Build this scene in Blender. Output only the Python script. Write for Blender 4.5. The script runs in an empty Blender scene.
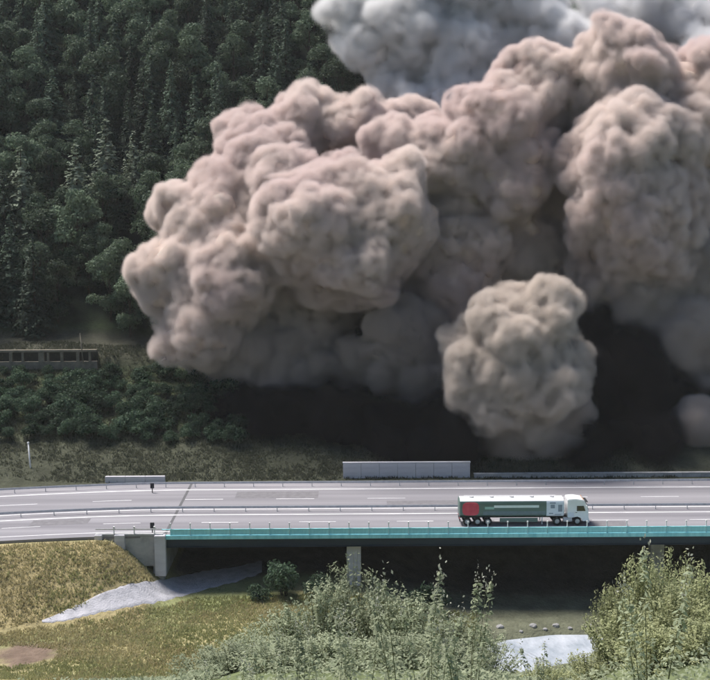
import bpy, bmesh, math, random
import numpy as np
from mathutils import Vector, Matrix

# ------------------------------------------------------------------ camera, sky, sun, exposure
SC = bpy.context.scene
COL = SC.collection
TH = math.radians(7.29)
ROLL = math.radians(-0.35)
HCAM = 42.5
FPX = 1305.0
cam_d = bpy.data.cameras.new('camera')
cam = bpy.data.objects.new('camera', cam_d)
COL.objects.link(cam)
CAMR = Matrix.Rotation(math.pi / 2 - TH, 3, 'X') @ Matrix.Rotation(ROLL, 3, 'Z')
cam.matrix_world = Matrix.Translation((0, 0, HCAM)) @ CAMR.to_4x4()
cam_d.sensor_width = 36.0
cam_d.lens = 36.0 * FPX / 710.0
cam_d.clip_start = 0.5
cam_d.clip_end = 3000
SC.camera = cam

SUN_EL, SUN_AZ = math.radians(62), math.radians(-58)   # azimuth clockwise from +Y (view direction)
w = bpy.data.worlds.new('World'); SC.world = w; w.use_nodes = True
nt = w.node_tree; nt.nodes.clear()
sky = nt.nodes.new('ShaderNodeTexSky'); sky.sky_type = 'NISHITA'; sky.sun_disc = False
sky.sun_elevation = SUN_EL; sky.sun_rotation = SUN_AZ
sky.dust_density = 1.2; sky.air_density = 1.0; sky.ozone_density = 2.5
bg = nt.nodes.new('ShaderNodeBackground'); bg.inputs[1].default_value = 0.072
out = nt.nodes.new('ShaderNodeOutputWorld')
nt.links.new(sky.outputs[0], bg.inputs[0]); nt.links.new(bg.outputs[0], out.inputs[0])
sd = bpy.data.lights.new('sun', 'SUN'); sd.energy = 4.1; sd.angle = math.radians(26); sd.color = (1.0, 0.945, 0.89)
sun = bpy.data.objects.new('sun', sd); COL.objects.link(sun)
sdir = Vector((math.sin(SUN_AZ) * math.cos(SUN_EL), math.cos(SUN_AZ) * math.cos(SUN_EL), math.sin(SUN_EL)))
sun.rotation_euler = sdir.to_track_quat('Z', 'Y').to_euler()
sun.location = sdir * 400
SC.view_settings.view_transform = 'Standard'; SC.view_settings.look = 'None'
SC.view_settings.exposure = 0.72; SC.view_settings.gamma = 1.0
SC.view_settings.use_curve_mapping = False
SC.cycles.use_denoising = True
SC.cycles.max_bounces = 6; SC.cycles.diffuse_bounces = 4; SC.cycles.transparent_max_bounces = 12
SC.cycles.volume_bounces = 3; SC.cycles.volume_step_rate = 2.0
SC.cycles.use_adaptive_sampling = True; SC.cycles.adaptive_threshold = 0.04

R = random.Random(7)
NP = np.random.default_rng(11)

# ------------------------------------------------------------------ helpers
def at(px, py, Y):
    """world point seen at photograph pixel (px, py) at world depth Y"""
    d = CAMR @ Vector(((px - 355) / FPX, -(py - 340) / FPX, -1))
    t = Y / d.y
    return Vector((d.x * t, Y, HCAM + d.z * t))

def proj(p):
    q = CAMR.transposed() @ (Vector(p) - Vector((0, 0, HCAM)))
    return 355 + FPX * q.x / -q.z, 340 - FPX * q.y / -q.z

def px_per_m(Y, z=0):
    q = CAMR.transposed() @ (Vector((0, Y, z)) - Vector((0, 0, HCAM)))
    return FPX / -q.z

def tag(o, label=None, cat=None, group=None, kind=None):
    if label: o['label'] = label
    if cat: o['category'] = cat
    if group: o['group'] = group
    if kind: o['kind'] = kind
    return o

def empty(name, loc=(0, 0, 0), rz=0):
    o = bpy.data.objects.new(name, None); COL.objects.link(o)
    o.location = loc; o.rotation_euler = (0, 0, rz); o.empty_display_size = 0.3
    return o

def link(name, me, mat=None, parent=None, loc=(0, 0, 0), smooth=False):
    o = bpy.data.objects.new(name, me); COL.objects.link(o); o.location = loc
    if mat: 
        me.materials.clear(); me.materials.append(mat)
    if smooth:
        me.polygons.foreach_set('use_smooth', np.ones(len(me.polygons), bool))
    if parent: o.parent = parent
    return o

def bm_obj(name, bm, mat, parent=None, smooth=False, bevel=0, loc=(0, 0, 0)):
    if bevel:
        bmesh.ops.bevel(bm, geom=bm.edges[:], offset=bevel, segments=2, affect='EDGES', clamp_overlap=True)
    bmesh.ops.recalc_face_normals(bm, faces=bm.faces[:])
    me = bpy.data.meshes.new(name); bm.to_mesh(me); bm.free()
    return link(name, me, mat, parent, loc, smooth)

def pyd(name, verts, faces, mat, parent=None, smooth=False):
    me = bpy.data.meshes.new(name)
    me.from_pydata([tuple(v) for v in verts], [], [tuple(f) for f in faces]); me.update()
    return link(name, me, mat, parent, smooth=smooth)

def quads_mesh(name, V):
    """V: (n,4,3) numpy array of separate quads"""
    n = len(V); me = bpy.data.meshes.new(name)
    me.vertices.add(4 * n); me.vertices.foreach_set('co', V.reshape(-1).astype(np.float32))
    me.loops.add(4 * n); me.loops.foreach_set('vertex_index', np.arange(4 * n, dtype=np.int32))
    me.polygons.add(n); me.polygons.foreach_set('loop_start', np.arange(0, 4 * n, 4, dtype=np.int32))
    me.polygons.foreach_set('loop_total', np.full(n, 4, np.int32))
    me.update(); me.validate()
    return me

def box(bm, c, s, rot=None):
    m = Matrix.Translation(c) @ (rot.to_4x4() if rot else Matrix()) @ Matrix.Diagonal((s[0], s[1], s[2], 1))
    return bmesh.ops.create_cube(bm, size=1, matrix=m)

def cyl(bm, a, b, r0, r1=None, seg=12):
    a, b = Vector(a), Vector(b); d = b - a
    m = Matrix.Translation((a + b) / 2) @ d.to_track_quat('Z', 'Y').to_matrix().to_4x4()
    return bmesh.ops.create_cone(bm, cap_ends=True, segments=seg, radius1=r0, radius2=r1 if r1 is not None else r0, depth=d.length, matrix=m)

def prism(bm, prof, x0, x1):
    """profile of (y,z) points extruded along x"""
    a = [bm.verts.new((x0, y, z)) for y, z in prof]; b = [bm.verts.new((x1, y, z)) for y, z in prof]
    n = len(prof)
    for i in range(n): bm.faces.new((a[i], a[(i + 1) % n], b[(i + 1) % n], b[i]))
    bm.faces.new(a[::-1]); bm.faces.new(b)

# ---- noise in numpy
def _h(ix, iy, iz, s):
    n = (ix.astype(np.int64) * 374761393 + iy.astype(np.int64) * 668265263 + iz.astype(np.int64) * 2147483647 + s * 1274126177) & 0xFFFFFFFF
    n = ((n ^ (n >> 13)) * 1274126177) & 0xFFFFFFFF
    n = ((n ^ (n >> 16)) * 2246822519) & 0xFFFFFFFF
    return ((n ^ (n >> 15)) & 0xFFFFFF).astype(np.float32) / float(0xFFFFFF)

def vnoise(p, s=0):
    i = np.floor(p).astype(np.int64); f = (p - i).astype(np.float32); f = f * f * (3 - 2 * f)
    r = 0
    for dx in (0, 1):
        wx = f[:, 0] if dx else 1 - f[:, 0]
        for dy in (0, 1):
            wy = f[:, 1] if dy else 1 - f[:, 1]
            for dz in (0, 1):
                wz = f[:, 2] if dz else 1 - f[:, 2]
                r = r + wx * wy * wz * _h(i[:, 0] + dx, i[:, 1] + dy, i[:, 2] + dz, s)
    return r * 2 - 1

def fbm(p, s=0, o=4):
    r, a = 0, 0.5
    for k in range(o):
        r = r + a * vnoise(p * 2.0 ** k, s + k); a *= 0.5
    return r

def worley(p, s=0):
    i = np.floor(p).astype(np.int64); f = (p - i).astype(np.float32)
    best = np.full(len(p), 9.0, np.float32)
    for dx in (-1, 0, 1):
        for dy in (-1, 0, 1):
            for dz in (-1, 0, 1):
                c = (i[:, 0] + dx, i[:, 1] + dy, i[:, 2] + dz)
                x = dx + _h(*c, s) - f[:, 0]; y = dy + _h(*c, s + 1) - f[:, 1]; z = dz + _h(*c, s + 2) - f[:, 2]
                best = np.minimum(best, x * x + y * y + z * z)
    return np.sqrt(best)

def noise2(x, y, s=0, o=4):
    return fbm(np.stack([x, y, np.full_like(x, 0.37)], 1), s, o)

# ------------------------------------------------------------------ materials
def new_mat(name):
    m = bpy.data.materials.new(name); m.use_nodes = True
    return m, m.node_tree, m.node_tree.nodes['Principled BSDF']

def mat(name, cols, rough=0.8, scale=1.0, detail=6, spec=0.3, bump=0, bscale=None, metal=0, rand=0, stops=(0.3, 0.7), stretch=None, coat=0):
    """procedural material: noise between colours, optional bump and per-object variation"""
    m, t, b = new_mat(name); N, L = t.nodes, t.links
    b.inputs['Roughness'].default_value = rough; b.inputs['Specular IOR Level'].default_value = spec
    b.inputs['Metallic'].default_value = metal; b.inputs['Coat Weight'].default_value = coat
    tc = N.new('ShaderNodeTexCoord'); src = tc.outputs['Object']
    if stretch:
        mp = N.new('ShaderNodeMapping'); mp.inputs['Scale'].default_value = stretch
        L.new(src, mp.inputs[0]); src = mp.outputs[0]
    nz = N.new('ShaderNodeTexNoise'); nz.inputs['Scale'].default_value = scale; nz.inputs['Detail'].default_value = detail
    nz.inputs['Roughness'].default_value = 0.6
    L.new(src, nz.inputs['Vector'])
    rp = N.new('ShaderNodeValToRGB'); L.new(nz.outputs[0], rp.inputs[0])
    el = rp.color_ramp.elements
    n = len(cols)
    for k, c in enumerate(cols):
        p = stops[0] + (stops[1] - stops[0]) * k / max(1, n - 1)
        e = el[k] if k < 2 else el.new(p)
        e.position = p; e.color = (*c, 1)
    col = rp.outputs[0]
    if rand:
        oi = N.new('ShaderNodeObjectInfo')
        hs = N.new('ShaderNodeHueSaturation')
        mr = N.new('ShaderNodeMapRange'); mr.inputs[3].default_value = 1 - rand; mr.inputs[4].default_value = 1 + rand
        L.new(oi.outputs['Random'], mr.inputs[0]); L.new(mr.outputs[0], hs.inputs['Value'])
        L.new(col, hs.inputs['Color']); col = hs.outputs[0]
    L.new(col, b.inputs['Base Color'])
    if bump:
        bz = N.new('ShaderNodeTexNoise'); bz.inputs['Scale'].default_value = bscale or scale * 4; bz.inputs['Detail'].default_value = 6
        L.new(src, bz.inputs['Vector'])
        bp = N.new('ShaderNodeBump'); bp.inputs['Distance'].default_value = bump
        L.new(bz.outputs[0], bp.inputs['Height']); L.new(bp.outputs[0], b.inputs['Normal'])
    return m

def leaf_mat(name, c0, c1, rand=0.3, scale=0.35, trans=0.3):
    m = mat(name, [c0, c1], rough=0.7, scale=scale, detail=3, spec=0.15, rand=rand)
    t = m.node_tree; b = t.nodes['Principled BSDF']
    tr = t.nodes.new('ShaderNodeBsdfTranslucent'); mx = t.nodes.new('ShaderNodeMixShader'); mx.inputs[0].default_value = trans
    src = b.inputs['Base Color'].links[0].from_socket
    t.links.new(src, tr.inputs[0]); t.links.new(b.outputs[0], mx.inputs[1]); t.links.new(tr.outputs[0], mx.inputs[2])
    t.links.new(mx.outputs[0], t.nodes['Material Output'].inputs['Surface'])
    return m

M = {}
M['asphalt'] = mat('worn_asphalt', [(0.16, 0.155, 0.17), (0.27, 0.263, 0.28)], 0.85, 0.35, spec=0.3, stretch=(0.03, .9, 1), bump=0.01, bscale=20)
M['asphalt2'] = mat('pale_shoulder', [(0.2, 0.195, 0.21), (0.3, 0.29, 0.31)], 0.9, 0.5, stretch=(0.1, 1, 1))
M['paint'] = mat('road_paint', [(0.5, 0.5, 0.52), (0.8, 0.8, 0.8)], 0.6, 1.2, stretch=(0.3, 1, 1))
M['concrete'] = mat('concrete', [(0.27, 0.27, 0.27), (0.4, 0.4, 0.4), (0.48, 0.47, 0.46)], 0.9, 0.8, bump=0.02, bscale=6)
M['pale_concrete'] = mat('pale_concrete', [(0.45, 0.44, 0.47), (0.62, 0.61, 0.64)], 0.9, 0.5, bump=0.02, bscale=4, stretch=(0.4, 1, 2))
M['turq'] = mat('turquoise_paint', [(0.2, 0.58, 0.66), (0.36, 0.78, 0.83)], 0.5, 1.0, spec=0.4, stretch=(1.5, 1, .35), stops=(.3, .6))
M['navy'] = mat('dark_steel', [(0.012, 0.03, 0.06), (0.02, 0.045, 0.075)], 0.55, 0.5, spec=0.4)
M['white_post'] = mat('white_post_paint', [(0.7, 0.7, 0.7), (0.82, 0.82, 0.82)], 0.5, 3)
M['steel'] = mat('galvanised_steel', [(0.45, 0.45, 0.47), (0.6, 0.6, 0.62)], 0.5, 2, metal=0.3)
M['dark_box'] = mat('dark_plastic', [(0.02, 0.02, 0.025), (0.04, 0.04, 0.045)], 0.6, 3)
M['bark'] = mat('bark', [(0.03, 0.022, 0.015), (0.08, 0.06, 0.045)], 0.95, 2.5, bump=0.03)
M['needle'] = leaf_mat('spruce_needles', (0.055, 0.085, 0.06), (0.1, 0.14, 0.095), 0.5)
M['needle_pale'] = leaf_mat('pale_spruce_needles', (0.17, 0.215, 0.155), (0.26, 0.3, 0.22), 0.15)
M['leaf'] = leaf_mat('forest_leaves', (0.06, 0.09, 0.058), (0.12, 0.16, 0.1), 0.5)
M['bush'] = leaf_mat('bush_leaves', (0.035, 0.065, 0.04), (0.08, 0.12, 0.07), 0.35, 0.8)
M['fg_leaf'] = leaf_mat('shrub_leaves', (0.27, 0.31, 0.2), (0.42, 0.45, 0.31), 0.2, 0.8, 0.45)
M['fg_leaf2'] = leaf_mat('yellowish_shrub_leaves', (0.33, 0.35, 0.18), (0.46, 0.48, 0.28), 0.15, 0.7, 0.45)
M['weed_tip'] = leaf_mat('pale_seed_heads', (0.3, 0.31, 0.24), (0.45, 0.45, 0.38), 0.1, 2)
M['stem'] = mat('green_brown_stem', [(0.1, 0.11, 0.055), (0.18, 0.18, 0.1)], 0.9, 3)
M['gravel'] = mat('pale_gravel', [(0.3, 0.3, 0.325), (0.43, 0.425, 0.455), (0.52, 0.51, 0.545)], 0.95, 0.9, bump=0.08, bscale=5)
M['water'] = mat('milky_water', [(0.28, 0.32, 0.36), (0.52, 0.55, 0.6)], 0.12, 0.5, spec=0.6, bump=0.12, bscale=1.4, stretch=(1, .5, 1))
M['dry_grass'] = leaf_mat('dry_grass', (0.35, 0.305, 0.16), (0.46, 0.415, 0.235), 0, 0.12, 0.4)
M['green_grass'] = leaf_mat('green_grass', (0.26, 0.275, 0.12), (0.36, 0.36, 0.18), 0, 0.12, 0.4)
M['verge_grass'] = leaf_mat('verge_grass', (0.075, 0.085, 0.058), (0.125, 0.13, 0.09), 0, 0.3, 0.4)
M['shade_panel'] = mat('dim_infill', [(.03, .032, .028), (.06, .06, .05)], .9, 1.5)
M['wood'] = mat('weathered_wall', [(0.15, 0.135, 0.105), (0.26, 0.23, 0.18)], 0.9, 1.2, bump=0.02)
M['rock'] = mat('rock', [(0.2, 0.2, 0.2), (0.36, 0.35, 0.34)], 0.95, 1.5, bump=0.1)

# terrain: colour zones by place (dry grass bank, green, earth, forest floor, painted shade under the bridge)
def terrain_mat():
    m, t, b = new_mat('terrain'); N, L = t.nodes, t.links
    b.inputs['Roughness'].default_value = 0.95; b.inputs['Specular IOR Level'].default_value = 0.1
    at_ = N.new('ShaderNodeAttribute'); at_.attribute_name = 'zone'
    tc = N.new('ShaderNodeTexCoord')
    nz = N.new('ShaderNodeTexNoise'); nz.inputs['Scale'].default_value = 0.5; nz.inputs['Detail'].default_value = 8; nz.inputs['Roughness'].default_value = .65
    L.new(tc.outputs['Object'], nz.inputs['Vector'])
    mr = N.new('ShaderNodeMapRange'); mr.inputs[1].default_value = .25; mr.inputs[2].default_value = .75; mr.inputs[3].default_value = .6; mr.inputs[4].default_value = 1.4
    L.new(nz.outputs[0], mr.inputs[0])
    mx = N.new('ShaderNodeMix'); mx.data_type = 'RGBA'; mx.blend_type = 'MULTIPLY'; mx.inputs[0].default_value = 1
    L.new(at_.outputs['Color'], mx.inputs[6]); L.new(mr.outputs[0], mx.inputs[7])
    L.new(mx.outputs[2], b.inputs['Base Color'])
    bz = N.new('ShaderNodeTexNoise'); bz.inputs['Scale'].default_value = 2.5; bz.inputs['Detail'].default_value = 8
    L.new(tc.outputs['Object'], bz.inputs['Vector'])
    bp = N.new('ShaderNodeBump'); bp.inputs['Distance'].default_value = .25
    L.new(bz.outputs[0], bp.inputs['Height']); L.new(bp.outputs[0], b.inputs['Normal'])
    return m
M['terrain'] = terrain_mat()

# ------------------------------------------------------------------ terrain
XB0, XB1 = -23.0, 62.0          # bridge ends
def sstep(a, b, x):
    t = np.clip((x - a) / (b - a), 0, 1); return t * t * (3 - 2 * t)
def bend(x):                     # the road swings a little towards the viewer left of the bridge
    x = np.asarray(x, float)
    return np.where(x < XB0, -4.4 * (np.sqrt(1 + ((x - XB0) / 18) ** 2) - 1), 0.0)

STREAM = [(60, 130), (40, 135), (29, 138), (23, 138.5), (18, 137), (14, 131), (13, 124), (13, 112)]
def stream_d(x, y):
    d = np.full(x.shape, 99.0)
    for (ax, ay), (bx, by) in zip(STREAM[:-1], STREAM[1:]):
        dx, dy = bx - ax, by - ay; t = np.clip(((x - ax) * dx + (y - ay) * dy) / (dx * dx + dy * dy), 0, 1)
        d = np.minimum(d, np.hypot(x - ax - t * dx, y - ay - t * dy))
    return d

def height(x, y):
    x = np.asarray(x, float); y = np.asarray(y, float)
    n = noise2(x * 0.06, y * 0.06, 3) ; n2 = noise2(x * 0.3, y * 0.3, 8, 3)
    yb = y - bend(x) * (1 - sstep(181, 200, y))
    # foreground hillside falling from the viewer to the valley floor
    fore = 41.0 - 0.39 * np.maximum(y, -40) + 0.6 * n
    fore = fore + 2.2 * np.exp(-((y - 62) / 16) ** 2) * np.maximum(np.exp(-((x + 0.5) / 6.5) ** 4), np.exp(-((x - 17) / 5.5) ** 4))
    fore = np.where(y < 6, np.minimum(fore, 39.6), fore)
    floor = -6.4 + 0.5 * n + (sstep(-4, 14, x)) * -2.4 - 0.01 * np.abs(x)
    cut = np.exp(-(stream_d(x, y) / 5.0) ** 4)
    floor = floor - 1.5 * cut
    z = np.maximum(fore, floor)
    z = np.logaddexp(fore * 1.0, floor * 1.0)
    # road embankment left and right of the bridge, bank under the bridge
    emb_l = -0.35 + (floor + 0.35) * (1 - sstep(137.5, 149.5, yb))
    bank = -0.35 + (floor + 0.35) * (1 - sstep(163, 178.5, yb))
    s = np.maximum(1 - sstep(XB0 - 7, XB0 + 2.5, x), sstep(XB1 - 1, XB1 + 9, x))
    mid = s * emb_l + (1 - s) * bank
    z = np.where(y > 122, np.maximum(z * (1 - sstep(130, 140, yb)) + mid * sstep(130, 140, yb), mid * sstep(126, 134, y) + z * (1 - sstep(126, 134, y))), z)
    # mountain side behind the road
    pts_y = [177.5, 181, 190, 199, 207, 208.9, 209.4, 217, 240, 300, 400, 460]
    pts_z = [-0.35, 0.25, 3.4, 7.4, 10.7, 11.4, 13.7, 15.4, 30, 76, 158, 180]
    back = np.interp(yb, pts_y, pts_z) + n * np.clip((yb - 185) * .05, 0, 4) + n2 * .3 * np.clip((yb - 180) * .2, 0, 1)
    z = np.where(yb > 177.5, back, z)
    return z + 0.10 * n2 * (y < 149)

def make_terrain():
    xs = np.concatenate([np.arange(-200, -70, 6), np.arange(-70, 70, 0.9), np.arange(70, 206, 6)])
    ys = np.concatenate([np.arange(-60, 118, 4), np.arange(118, 186, 0.7), np.arange(186, 225, 1.5), np.arange(225, 461, 5)])
    X, Y = np.meshgrid(xs, ys); nx, ny = len(xs), len(ys)
    x, y = X.ravel(), Y.ravel(); z = height(x, y)
    V = np.stack([x, y, z], 1)
    i = (np.arange(ny - 1)[:, None] * nx + np.arange(nx - 1)[None]).ravel()
    F = np.stack([i, i + 1, i + 1 + nx, i + nx], 1)
    me = bpy.data.meshes.new('hillside_ground'); me.from_pydata(V.tolist(), [], F.tolist()); me.update()
    # zone colours (what grows or lies there, and painted shade under the deck)
    n = noise2(x * .08, y * .08, 21); n3 = noise2(x * .35, y * .35, 25)
    yb = y - bend(x) * (1 - sstep(181, 200, y))
    def c(*a): return np.array(a)[None]
    col = np.repeat(c(.2, .22, .1), len(x), 0)
    def lay(cc, wgt):
        nonlocal col
        wgt = np.clip(wgt, 0, 1)[:, None]; col = col * (1 - wgt) + cc * wgt
    lay(c(.32, .285, .15), sstep(-.15, .25, n + (x < -8) * .15) * (x < 8))                       # dry grass
    lay(c(.34, .28, .15), sstep(134, 140, yb) * (yb < 150) * (x < -24) * .9)                   # embankment
    lay(c(.17, .125, .095), sstep(.0, .15, n3 * .5 + .25 - np.hypot((x + 37) / 11, (y - 129) / 5.5) * .35))  # bare earth
    lay(c(.12, .125, .085), sstep(-2, 6, x) * (y > 128) * (yb < 178))                            # stony bed
    lay(c(.06, .055, .045), sstep(153, 158, yb) * (x > XB0) * (x < XB1 + 4) * (yb < 178))  # bank under the deck, the bridge's shade put into its colour
    lay(c(.13, .155, .075), (y < 117) * 1.0)
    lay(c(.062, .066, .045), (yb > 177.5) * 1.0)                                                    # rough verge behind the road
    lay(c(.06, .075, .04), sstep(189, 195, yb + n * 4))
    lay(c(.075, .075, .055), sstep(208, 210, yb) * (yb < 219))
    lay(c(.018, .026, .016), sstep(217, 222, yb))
    ca = me.color_attributes.new('zone', 'FLOAT_COLOR', 'POINT')
    ca.data.foreach_set('color', np.concatenate([col, np.ones((len(x), 1))], 1).astype(np.float32).ravel())
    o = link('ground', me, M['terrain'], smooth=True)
    tag(o, 'valley floor and mountainside ground', kind='structure')
make_terrain()
def hz(x, y): return float(height(np.array([x]), np.array([y]))[0])

# ------------------------------------------------------------------ road
def ribbon(name, y0, y1, z, x0, x1, m, parent=None, step=2.0, thick=0.0):
    n = max(1, int(abs(x1 - x0) / step)); xs = np.linspace(x0, x1, n + 1); b = bend(xs)
    V, F = [], []
    for x, bb in zip(xs, b): V += [(x, y0 + bb, z), (x, y1 + bb, z)]
    for i in range(n): F.append((2 * i, 2 * i + 2, 2 * i + 3, 2 * i + 1))
    if thick:
        k = len(V)
        V += [(a, b_, c_ - thick) for a, b_, c_ in V]
        for i in range(n): F.append((k + 2 * i, k + 2 * i + 1, k + 2 * i + 3, k + 2 * i + 2)); F.append((2 * i, k + 2 * i, k + 2 * i + 2, 2 * i + 2)); F.append((2 * i + 1, 2 * i + 3, k + 2 * i + 3, k + 2 * i + 1))
    return pyd(name, V, F, m, parent)
road = ribbon('road', 150.6, 177.2, 0.0, -120, 120, M['asphalt'], thick=.3)
tag(road, 'grey motorway carriageways crossing the bridge', kind='structure')
ribbon('shoulder', 173.4, 177.0, 0.004, -120, 120, M['asphalt2'], road)
def line(y, wd, x0, x1): return ribbon('lane_line', y - wd / 2, y + wd / 2, 0.008, x0, x1, M['paint'], road)
line(173.0, .38, -120, 120); line(162.6, .3, -120, 120); line(159.9, .36, -120, 120); line(152.3, .22, -120, 120)
for k in range(-9, 9):
    line(167.8, .2, k * 12.0 + 1.5, k * 12.0 + 6.5)
    line(156.3, .18, k * 12.0 + 5.0, k * 12.0 + 9.5)

M['joint'] = mat('joint_rubber', [(.08, .08, .085), (.12, .12, .125)], .8, 3)
for x in (XB0 + .1,):
    pyd('expansion_joint', [(x, 150.7, .006), (x + .35, 150.7, .006), (x + .35, 177, .006), (x, 177, .006)], [(0, 1, 2, 3)], M['joint'], road)
M['patch'] = mat('asphalt_patch', [(.135, .13, .14), (.2, .195, .205)], .85, 1.5)
for (x0, x1, y0, y1) in ((-16, -5, 168.2, 171.8), (24, 33, 153.0, 155.9), (-40, -33, 156.6, 159.3), (4, 19, 163.2, 166.4)):
    ribbon('asphalt_patch', y0, y1, .004, x0, x1, M['patch'], road)
def guard_rail(y, x0, x1, label, h=.75, sp=4.0):
    root = empty('guard_rail', (0, y, 0))
    tag(root, label, 'guard rail', 'steel guard rails along the road')
    prof = [(-.02, h), (-.05, h - .08), (-.01, h - .15), (-.05, h - .22), (-.02, h - .3), (.01, h - .3), (.01, h)]
    n = 40; xs = np.linspace(x0, x1, n + 1); V, F = [], []
    for x, b in zip(xs, bend(xs)): V += [(x, p[0] + b, p[1]) for p in prof]
    m = len(prof)
    for i in range(n):
        for j in range(m): F.append((i * m + j, i * m + (j + 1) % m, (i + 1) * m + (j + 1) % m, (i + 1) * m + j))
    pyd('rail', V, F, M['steel'], root)
    bm = bmesh.new(); box(bm, (0, .06, h / 2 - .05), (.1, .08, h)); me = bpy.data.meshes.new('post'); bm.to_mesh(me); bm.free(); me.materials.append(M['steel'])
    x = x0
    while x <= x1:
        o = bpy.data.objects.new('post', me); COL.objects.link(o); o.parent = root; o.location = (x, float(bend(x)), 0); x += sp
guard_rail(174.6, -70, 70, 'steel guard rail along the far edge of the road')
guard_rail(161.4, -70, 70, 'steel guard rail on the central strip between the carriageways')

# ------------------------------------------------------------------ bridge
def make_bridge():
    root = empty('road_bridge', (0, 152, -7))
    tag(root, 'road bridge with turquoise parapet and dark girder above the stream', 'bridge')
    def part(name, bm, m, par=root, **k):
        o = bm_obj(name, bm, m, None, **k); o.parent = par; o.matrix_parent_inverse = Matrix.Translation((0, -152, 7)) if par is root else Matrix()
        return o
    bm = bmesh.new(); box(bm, ((XB0 + 75) / 2, 164, -.42), (75 - XB0, 26.0, .2)); part('deck_slab', bm, M['concrete'])
    for y in (151.2, 156.5, 162, 167.5, 173, 176.4):
        bm = bmesh.new(); L = 75 - XB0 - .4; xm = (XB0 + 75) / 2
        box(bm, (xm, y, -1.05), (L, .05, 1.0)); box(bm, (xm, y, -1.58), (L, .5, .05)); box(bm, (xm, y, -.545), (L, .4, .04))
        g = part('girder', bm, M['navy'])
    bm = bmesh.new(); box(bm, ((XB0 + 75) / 2, 150.45, -.18), (75 - XB0, .5, .46)); part('edge_beam', bm, M['turq'], bevel=.03)
    # parapet panels and posts
    pw = 2.35; n = int((75 - XB0) / pw)
    bm = bmesh.new(); box(bm, (0, 0, 0), (pw - .04, .06, .62)); me = bpy.data.meshes.new('parapet_panel'); bm.to_mesh(me); bm.free(); me.materials.append(M['turq'])
    bm = bmesh.new(); box(bm, (0, 0, 0), (.11, .1, 1.5)); cap = box(bm, (0, 0, .72), (.17, .16, .14)); mp = bpy.data.meshes.new('post'); bm.to_mesh(mp); bm.free(); mp.materials.append(M['white_post'])
    for k in range(n):
        x = XB0 + 1 + k * pw
        o = bpy.data.objects.new('parapet_panel', me); COL.objects.link(o); o.parent = root; o.location = (x + pw / 2, 150.40 - 152, .40 + 7)
        o = bpy.data.objects.new('post', mp); COL.objects.link(o); o.parent = root; o.location = (x, 150.49 - 152, .72 + 7)
    bm = bmesh.new(); box(bm, ((XB0 + 75) / 2, 150.40, .76), (75 - XB0, .14, .08)); part('hand_rail', bm, M['turq'])
    # piers
    for y, px_ in ((152.6, -.3), (164, -.3), (175, -.3), (158.5, 37.5), (169.5, 37.5)):
        bm = bmesh.new(); box(bm, (px_, y, -6.3), (1.7, 1.5, 9.4)); part('pier', bm, M['pale_concrete'] if y < 155 else M['concrete'], bevel=.08)
    # abutments with wing walls
    for s, x in ((-1, XB0), (1, XB1)):
        bm = bmesh.new(); box(bm, (x - s * -.6, 164, -4.2), (1.2, 26.4, 7.2)); part('abutment', bm, M['concrete'], bevel=.05)
    bm = bmesh.new(); box(bm, (XB0 - .2, 150.25, -2.3), (1.3, .9, 4.9)); part('pilaster', bm, M['pale_concrete'], bevel=.05)
    bm = bmesh.new(); box(bm, (XB0 - 2.6, 150.75, -1.9), (3.6, .4, 3.6)); part('wing_wall', bm, M['concrete'])
    bm = bmesh.new(); box(bm, (XB0 - 5.0, 150.4, -1.1), (1.2, .8, 2.6)); part('pilaster', bm, M['pale_concrete'], bevel=.05)
    bm = bmesh.new(); box(bm, (XB0 - 6.4, 150.65, -.8), (1.6, .4, 1.6)); part('wing_wall', bm, M['concrete'])
    bm = bmesh.new(); box(bm, (XB0 - 7.5, 150.35, -.5), (.9, .7, 1.4)); part('pilaster', bm, M['pale_concrete'], bevel=.05)
    bm = bmesh.new(); box(bm, (XB0 - 3.9, 150.62, .12), (8.0, .5, .25)); part('kerb', bm, M['concrete'])
    for x in (-.9, -3.3, -5.7):
        bm = bmesh.new(); box(bm, (XB0 + x, 150.55, .6), (.13, .12, 1.0)); box(bm, (XB0 + x, 150.55, 1.05), (.2, .2, .18)); part('post', bm, M['white_post'])
    bm = bmesh.new(); box(bm, (XB0 - 3.9, 150.55, .8), (8.0, .07, .12)); part('hand_rail', bm, M['steel'])
    bm = bmesh.new(); box(bm, (XB1 + 6, 150.7, -2.6), (11, .5, 4.6)); part('wing_wall', bm, M['concrete'])
make_bridge()

for i, (px, y, lab) in enumerate(((152, 151.6, 'dark marker post beside the left end of the turquoise parapet'), (153, 171.6, 'dark marker post at the far side of the carriageway'))):
    x = at(px, 515, y).x
    bm = bmesh.new(); box(bm, (0, 0, .45), (.12, .12, .9)); box(bm, (0, -.03, .95), (.5, .18, .7))
    o = bm_obj('marker_post', bm, M['dark_box'], bevel=.02, loc=(x, y, 0)); tag(o, lab, 'marker post')

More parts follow.
